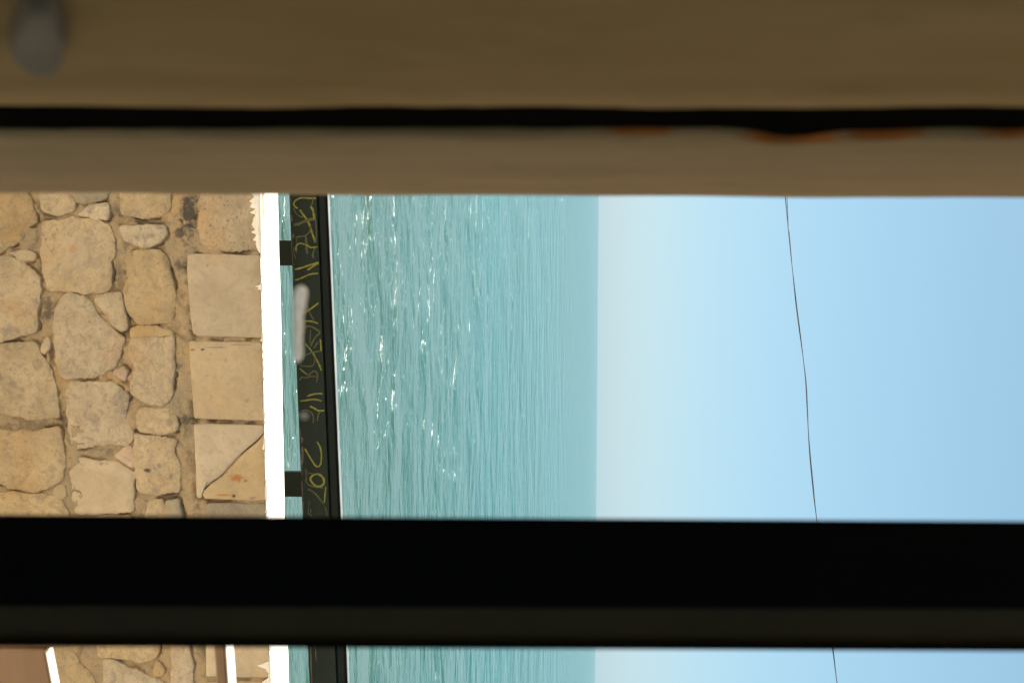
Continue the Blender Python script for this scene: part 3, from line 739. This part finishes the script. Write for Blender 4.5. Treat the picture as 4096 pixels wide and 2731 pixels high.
# left pier in pieces around the joint slot, whose shade is a black strip
def slab(name, y0, y1, xface, mat, parent, edge0=0, edge1=0, seed=0, notch=None, back=-0.5, und=0.0008):
    """vertical slab with its face at xface, ragged edges along z"""
    n = 240; rowp = 10; v = []; f = []; xf0 = xface
    for i in range(n + 1):
        z = ZB + (ZT - ZB) * i / n
        xface = xf0 + 0.0038 * z
        a = y0 + edge0 * (noise.noise((z * 30, seed, 0)) + 0.6 * noise.noise((z * 90, seed, 5)))
        b = y1 + edge1 * (noise.noise((z * 30, seed, 9)) + 0.6 * noise.noise((z * 90, seed, 14)))
        if notch:
            for zc, wd, dp in notch: a += dp * math.exp(-((z - zc) / wd) ** 2)
        v.append((xface + back, a, z))
        v.append((xface - 0.004, a, z))
        for k in range(rowp + 1):
            t = k / rowp; yy = a + 0.0025 + (b - a - 0.005) * t
            v.append((xface + und * noise.noise((yy * 30, z * 12, seed)), yy, z))
        v.append((xface - 0.004, b, z)); v.append((xface + back, b, z))
    m = rowp + 5
    for i in range(n):
        for k in range(m - 1): f.append((i * m + k, i * m + k + 1, (i + 1) * m + k + 1, (i + 1) * m + k))
        f.append((i * m + m - 1, i * m, (i + 1) * m, (i + 1) * m + m - 1))
    return keep(link(name, v, f, mat, parent, True))
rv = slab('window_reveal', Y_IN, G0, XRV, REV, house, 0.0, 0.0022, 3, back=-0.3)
box('wall', (-2.4, Y_IN, STREET_Z), (XRV - 0.29, Y_OUT, ZT + 0.9), FACADE, house)
box('wall', (XRV - 0.285, G0 - 0.02, ZB), (XRV - 0.06, Y_OUT - 0.002, ZT), DIM, house)
box('joint_shade_strip', (XRV - 0.058, G0 - 0.012, ZB), (XRV - 0.0022, G1 + 0.03, ZT), JOINT_SHADE, house)  # black strip, almost flush, painting the shade of the open joint
box('wall', (XRV - 0.285, Y_IN, STREET_Z), (XW + 0.3, Y_OUT - 0.004, ZB), FACADE, house)
box('wall', (XRV - 0.285, Y_IN, ZT), (XW + 0.3, Y_OUT - 0.004, ZT + 0.9), FACADE, house)
box('wall', (XW, Y_IN + 0.002, ZB + 0.002), (XW + 0.298, Y_OUT - 0.006, ZT - 0.002), FACADE, house)
box('wall', (XW + 0.3, Y_IN, STREET_Z), (6, Y_OUT, ZT + 0.9), FACADE, house)
box('wall', (-8, Y_IN, STREET_Z), (-2.402, Y_OUT, ZT + 0.9), FACADE, house)
box('added_eave', (-8, 0.55, 0.93), (6, 2.15, 1.02), ADDED_EAVE_WOOD, house)  # unseen overhang added to keep direct sun off the window
# the room the camera stands in; right side opened for light on the reveal
box('room_wall', (-2.4, -3.2, -1.6), (-2.3, Y_IN - 0.002, 1.4), DIM, house)
box('room_wall', (2.3, -3.2, -1.6), (2.4, -2.9, 1.4), DIM, house)
box('room_wall', (-2.4, -3.3, -1.6), (2.4, -3.2, 1.4), DIM, house)
box('room_floor', (-2.4, -3.3, -1.7), (2.4, Y_IN - 0.002, -1.602), DIM, house)
box('room_ceiling', (-2.4, -3.3, 1.402), (2.4, Y_IN - 0.002, 1.5), DIM, house)
# lump of old grey filler stuck to the plaster
LUMP = painted('grey_filler', (0.17, 0.135, 0.10), (0.21, 0.17, 0.13), 12, 0.9, 0.002, spec=0.15)
lp = [(190, -60), (370, -60), (395, 30), (400, 100), (448, 180), (430, 280), (412, 380), (345, 440), (270, 462), (208, 430), (140, 372), (72, 330), (60, 250), (90, 150), (140, 70)]
LP = [pxX(a / 1.68, b / 1.68, XRV + 0.002) for a, b in lp]
LP2 = resample([Vector((p.y, p.z)) for p in LP], 0.003, 3)
c = sum(LP2, Vector((0, 0))) / len(LP2); v = []; f = []; n = len(LP2)
for s_, hgt in ((1.0, -0.004), (1.0, 0.0035), (0.94, 0.006), (0.8, 0.0068), (0.5, 0.0072)):
    for p in LP2:
        q = c + (p - c) * s_; v.append((XRV + hgt + (0.0008 * noise.noise((q.x * 60, q.y * 60, 2)) if hgt > 0 else 0), q.x, q.y))
v.append((XRV + 0.0072, c.x, c.y))
for k in range(4):
    for i in range(n): f.append((k * n + i, k * n + (i + 1) % n, (k + 1) * n + (i + 1) % n, (k + 1) * n + i))
for i in range(n): f.append((4 * n + i, 4 * n + (i + 1) % n, len(v) - 1))
lo = link('filler_lump', v, f, LUMP, rv, True); 
lo['label'] = 'grey lump of old filler stuck to the tan plaster'

# ------------------------------------------------------------------ window: jamb, mullion, panes
win = empty('window', 'window with tan jamb, black mullion and paint-smeared glass', 'window', (0, 0.6, ZB))
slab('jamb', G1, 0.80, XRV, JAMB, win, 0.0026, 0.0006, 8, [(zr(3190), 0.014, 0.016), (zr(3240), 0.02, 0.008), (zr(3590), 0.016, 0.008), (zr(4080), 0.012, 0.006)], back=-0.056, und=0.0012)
YM = 0.585
def mx(y): return px(2048, y, YM).x
def taper(name, xa, xb, y0, y1, tp, mat, parent, la=0.0155, lb=0.0155):
    v = []
    for z in (ZB, ZT):
        ka, kb = -la * (z + 0.03), -lb * (z + 0.01)          # it leans a little
        v += [(xa + ka, y0, z), (xb + kb, y0, z), (xb - tp + kb, y1, z), (xa + tp + ka, y1, z)]
    return keep(link(name, v, BF, mat, parent))
xm0, xm1, xm2, xm3 = mx(2066), mx(2434), mx(2572), mx(2592)
mull = bevel(taper('mullion', xm0, xm1, YM, YM + 0.035, 0.012, BLACK, win, 0.0085), 0.002)
def sub(o):
    o.parent = mull; o.matrix_parent_inverse = Matrix(); return o
sub(taper('glazing_bead', xm1 + 0.0003, xm2, YM + 0.004, YM + 0.03, 0.001, DARK, win))
sub(taper('mullion_edge', xm2 + 0.0003, xm3, YM + 0.001, YM + 0.03, 0.001, BLACK, win))
GL = glass_mat()
YG = 0.608
gp = box('glass_pane', (XRV - 0.006, YG, ZB + 0.01), (xm0 + 0.013, YG + 0.004, ZT - 0.01), GL, win)
box('glass_pane', (xm3 - 0.006, YG, ZB + 0.01), (XW - 0.001, YG + 0.004, ZT - 0.01), GL, win)
def smear(pts, ox, oy, mat, s=3.92, th=0.0012):
    mid = sum(a for a, b in pts) / len(pts)
    P = [px(ox + (mid + (a - mid) * 1.3) / s, oy + b / s, YG) for a, b in pts]
    Q = resample([Vector((p.x, p.z)) for p in P], 0.001, 3); n = len(Q)
    c = sum(Q, Vector((0, 0))) / n; v = []; f = []
    for sc_, d in ((1, 0.0002), (0.9, th), (0.5, th * 1.3)):
        for p in Q:
            q = Vector((c.x + (p.x - c.x) * sc_, c.y + (p.y - c.y) * (1 - (1 - sc_) * 0.3))); v.append((q.x, YG - d, q.y))
    for k in range(2):
        for i in range(n): f.append((k * n + i, k * n + (i + 1) % n, (k + 1) * n + (i + 1) % n, (k + 1) * n + i))
    f.append(tuple(2 * n + i for i in range(n)))
    o = link('paint_smear', v, f, mat, gp)
    return o
SM1, SM2 = smear_mat('white_paint_smear', 0.92), smear_mat('thin_paint_smear', 0.35)
smear([(230, 50), (330, 40), (375, 110), (362, 280), (335, 350), (315, 450), (318, 650), (324, 720), (305, 850), (305, 950), (320, 1050), (312, 1180), (270, 1255), (212, 1270), (192, 1150), (202, 900), (197, 700), (192, 450), (190, 200)], 1130, 1130, SM1)
smear([(280, 590), (340, 565), (400, 600), (410, 660), (360, 710), (290, 690), (265, 640)], 1130, 1500, SM2)
